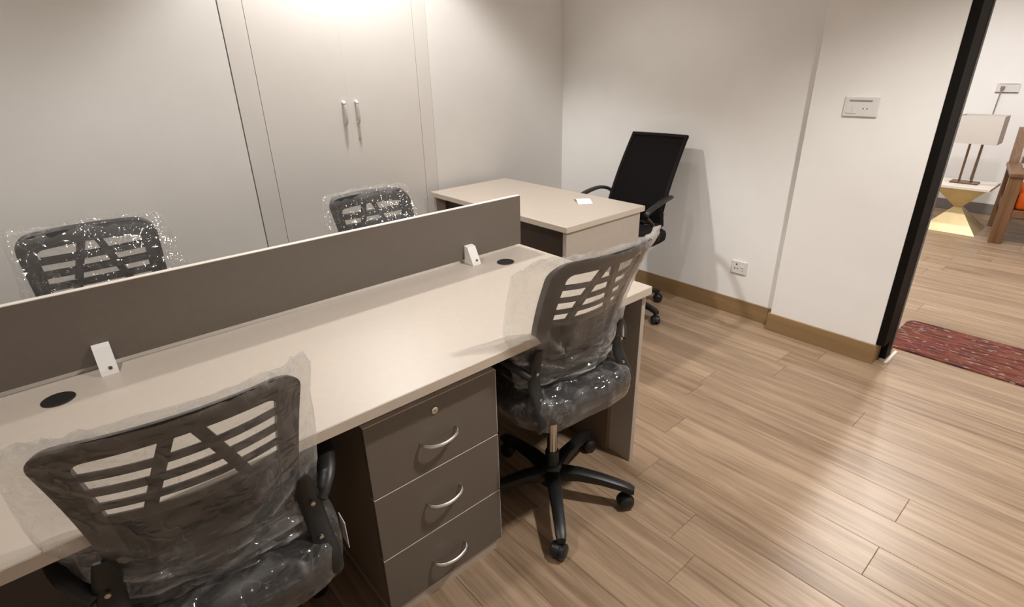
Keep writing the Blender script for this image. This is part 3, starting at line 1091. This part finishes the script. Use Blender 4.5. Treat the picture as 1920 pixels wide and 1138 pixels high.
t, w, h = wall_plate('switch_plate', 'wide grey-white switch plate on the wall beside the door frame', 'switch', PIER_X, 0.872, 1.020, 1.196, 1.285)
box_part('label_strip', 'slot_grey', t, (-0.0108, -w + 0.030, 0.022), (-0.0098, w - 0.022, 0.030), label='grey strip along the top')
for k in range(2):
    box_part('rocker', 'switch_plastic', t, (-0.0125, w - 0.062 + k * 0.026, -0.030), (-0.0098, w - 0.040 + k * 0.026, 0.006), 0.001)
for k in range(2):
    part('pin_hole', 'slot_dark', t, lambda bm: lathe(bm, [(0.003, -0.0108), (0.003, -0.0095)], (0, -w + 0.046 + k * 0.016, -0.008), 10, 'X'))
t, w, h = wall_plate('wall_socket', 'square white power socket low on the wall above the wooden skirting', 'socket', WALL_X, 1.385, 1.478, 0.266, 0.346)
for dy, dz, r in ((0.014, 0.018, 0.0055), (0.005, -0.008, 0.0042), (0.023, -0.008, 0.0042)):
    part('pin_hole', 'slot_dark', t, lambda bm: lathe(bm, [(r, -0.0108), (r, -0.0095)], (0, dy, dz), 12, 'X'))
box_part('rocker', 'switch_plastic', t, (-0.0125, -0.034, -0.016), (-0.0098, -0.014, 0.016), 0.001)
box_part('rocker_mark', 'slot_dark', t, (-0.0130, -0.031, -0.003), (-0.0123, -0.017, 0.0), 0.0)


# ------------------------------------------------------------------ lobby: rug, hourglass table, lamp, socket, armchair
def rug(bm):
    w, l, r = 0.228, 0.66, 0.05
    pts = []
    for cx, cy, a0 in ((w - r, l - r, 0), (-w + r, l - r, 90), (-w + r, -l + r, 180), (w - r, -l + r, 270)):
        for k in range(6):
            a = R(a0 + 18 * k)
            pts.append((cx + r * math.cos(a), cy + r * math.sin(a)))
    loft(bm, [[Vector((x, y, 0)) for x, y in pts], [Vector((x, y, 0.006)) for x, y in pts], [Vector((x * 0.985, y * 0.995, 0.009)) for x, y in pts]])


rg = part('doormat', 'woven_rug', None, rug)
rg.location = (3.475, 0.0, 0.0005)
tag(rg, 'dark red and orange woven rug lying beyond the doorway', 'rug')

TX, TY = 6.20, 1.00
tb = thing('side_table', 'gold hourglass side table of two pyramids under the lamp', 'table', (TX, TY, 0))


def pyr(bm, z0, z1, a0, a1):
    loft(bm, [[Vector((x * a, y * a, z)) for x, y in ((-1, -1), (1, -1), (1, 1), (-1, 1))] for a, z in ((a0, z0), (a1, z1))])


part('base_pyramid', 'gold', tb, lambda bm: pyr(bm, 0, 0.205, 0.205, 0.022), label='bright gold pyramid foot')
part('upper_pyramid', 'gold', tb, lambda bm: pyr(bm, 0.195, 0.385, 0.022, 0.185))
part('table_top', 'pale_edge', tb, lambda bm: bx(bm, (-0.21, -0.21, 0.385), (0.21, 0.21, 0.408), 0.002), label='flat pale top')

lp = thing('table_lamp', 'table lamp with rectangular linen shade and two bronze posts on the gold table', 'lamp', (TX, TY + 0.01, 0.4085))
box_part('base', 'bronze', lp, (-0.06, -0.10, 0), (0.06, 0.10, 0.014), 0.002)
for sy in (-1, 1):
    part('post', 'bronze', lp, lambda bm: bx(bm, (-0.008, sy * 0.043 - 0.008, 0.014), (0.008, sy * 0.043 + 0.008, 0.335), 0.001))
part('crossbar', 'bronze', lp, lambda bm: (bx(bm, (-0.009, -0.055, 0.335), (0.009, 0.055, 0.349), 0.001), bx(bm, (-0.006, -0.006, 0.349), (0.006, 0.006, 0.42))))


def shade(bm):
    o = [[(-0.11 * k, -0.152 * k, z), (0.11 * k, -0.152 * k, z), (0.11 * k, 0.152 * k, z), (-0.11 * k, 0.152 * k, z)] for k, z in ((1.0, 0.345), (0.985, 0.572))]
    i = [[(x * 0.97, y * 0.98, z) for x, y, z in r] for r in reversed(o)]
    loft(bm, o + i + [o[0]], cap=False)


part('lamp_shade', 'shade_linen', lp, shade, label='rectangular linen shade')

ws, w, h = wall_plate('wall_socket', 'white socket on the lobby wall above the table lamp', 'socket', LOBBY_X1, 0.955, 1.125, 1.125, 1.205)
box_part('label_strip', 'slot_grey', ws, (-0.0108, -w + 0.012, h - 0.012), (-0.0098, w - 0.02, h - 0.006))
box_part('lower_edge', 'slot_dark', ws, (-0.012, -w, -h - 0.004), (0, w, -h - 0.0005))
pc = thing('lamp_cord', 'thin brown lamp cord hanging from the plug in the lobby socket', 'cord', (LOBBY_X1 - 0.012, 1.075, 1.165))
part('plug', 'cord', pc, lambda bm: bx(bm, (-0.03, -0.014, -0.014), (0, 0.014, 0.014), 0.003))
part('cable', 'cord', pc, lambda bm: tube(bm, smooth_path([(-0.022, 0, -0.010), (-0.024, 0.004, -0.06), (-0.012, 0.012, -0.25), (-0.012, 0.02, -0.50), (-0.018, 0.025, -0.80), (-0.06, 0.03, -1.1), (-0.07, 0.03, -1.1580)], 6), 0.0045, 8), True)

# wooden armchair, faces the office (-X); local origin at its floor centre
ac = thing('wooden_armchair', 'dark wooden armchair with orange cushion beside the gold table', 'armchair', (6.275, 0.400, 0), R(11))
for sy in (-1, 1):
    y0, y1 = (0.268, 0.355) if sy > 0 else (-0.355, -0.268)
    box_part('leg', 'chair_wood', ac, (-0.345, y0, 0), (-0.275, y1, 0.545), 0.004)

    def rear(bm):
        a = [Vector((0.27, y0 + 0.01, 0)), Vector((0.33, y0 + 0.01, 0)), Vector((0.33, y1 - 0.01, 0)), Vector((0.27, y1 - 0.01, 0))]
        m = [v + Vector((0.0, 0, 0.45)) for v in a]
        e = [v + Vector((0.13, 0, 0.86)) for v in a]
        loft(bm, [a, m, e])
    part('leg', 'chair_wood', ac, rear)
    box_part('arm', 'chair_wood', ac, (-0.36, y0 - 0.004, 0.545), (0.30, y1 + 0.004, 0.580), 0.006)
    box_part('side_rail', 'chair_wood', ac, (-0.275, y0 + 0.025, 0.22), (0.27, y1 - 0.025, 0.29), 0.003)
box_part('front_rail', 'chair_wood', ac, (-0.335, -0.268, 0.225), (-0.295, 0.268, 0.285), 0.003)
box_part('seat_board', 'chair_wood', ac, (-0.295, -0.268, 0.265), (0.30, 0.268, 0.285))
for k in range(4):
    def slat(bm):
        z = 0.48 + k * 0.09
        x = 0.285 + (z - 0.45) / 0.41 * 0.13
        bx(bm, (x, -0.262, z), (x + 0.022, 0.262, z + 0.055), 0.004)
    part('back_slat', 'chair_wood', ac, slat)
cu = part('seat_cushion', 'orange_fabric', ac, lambda bm: bx(bm, (-0.325, -0.262, 0.287), (0.255, 0.262, 0.425), 0.028, 3), True, 'orange seat cushion')
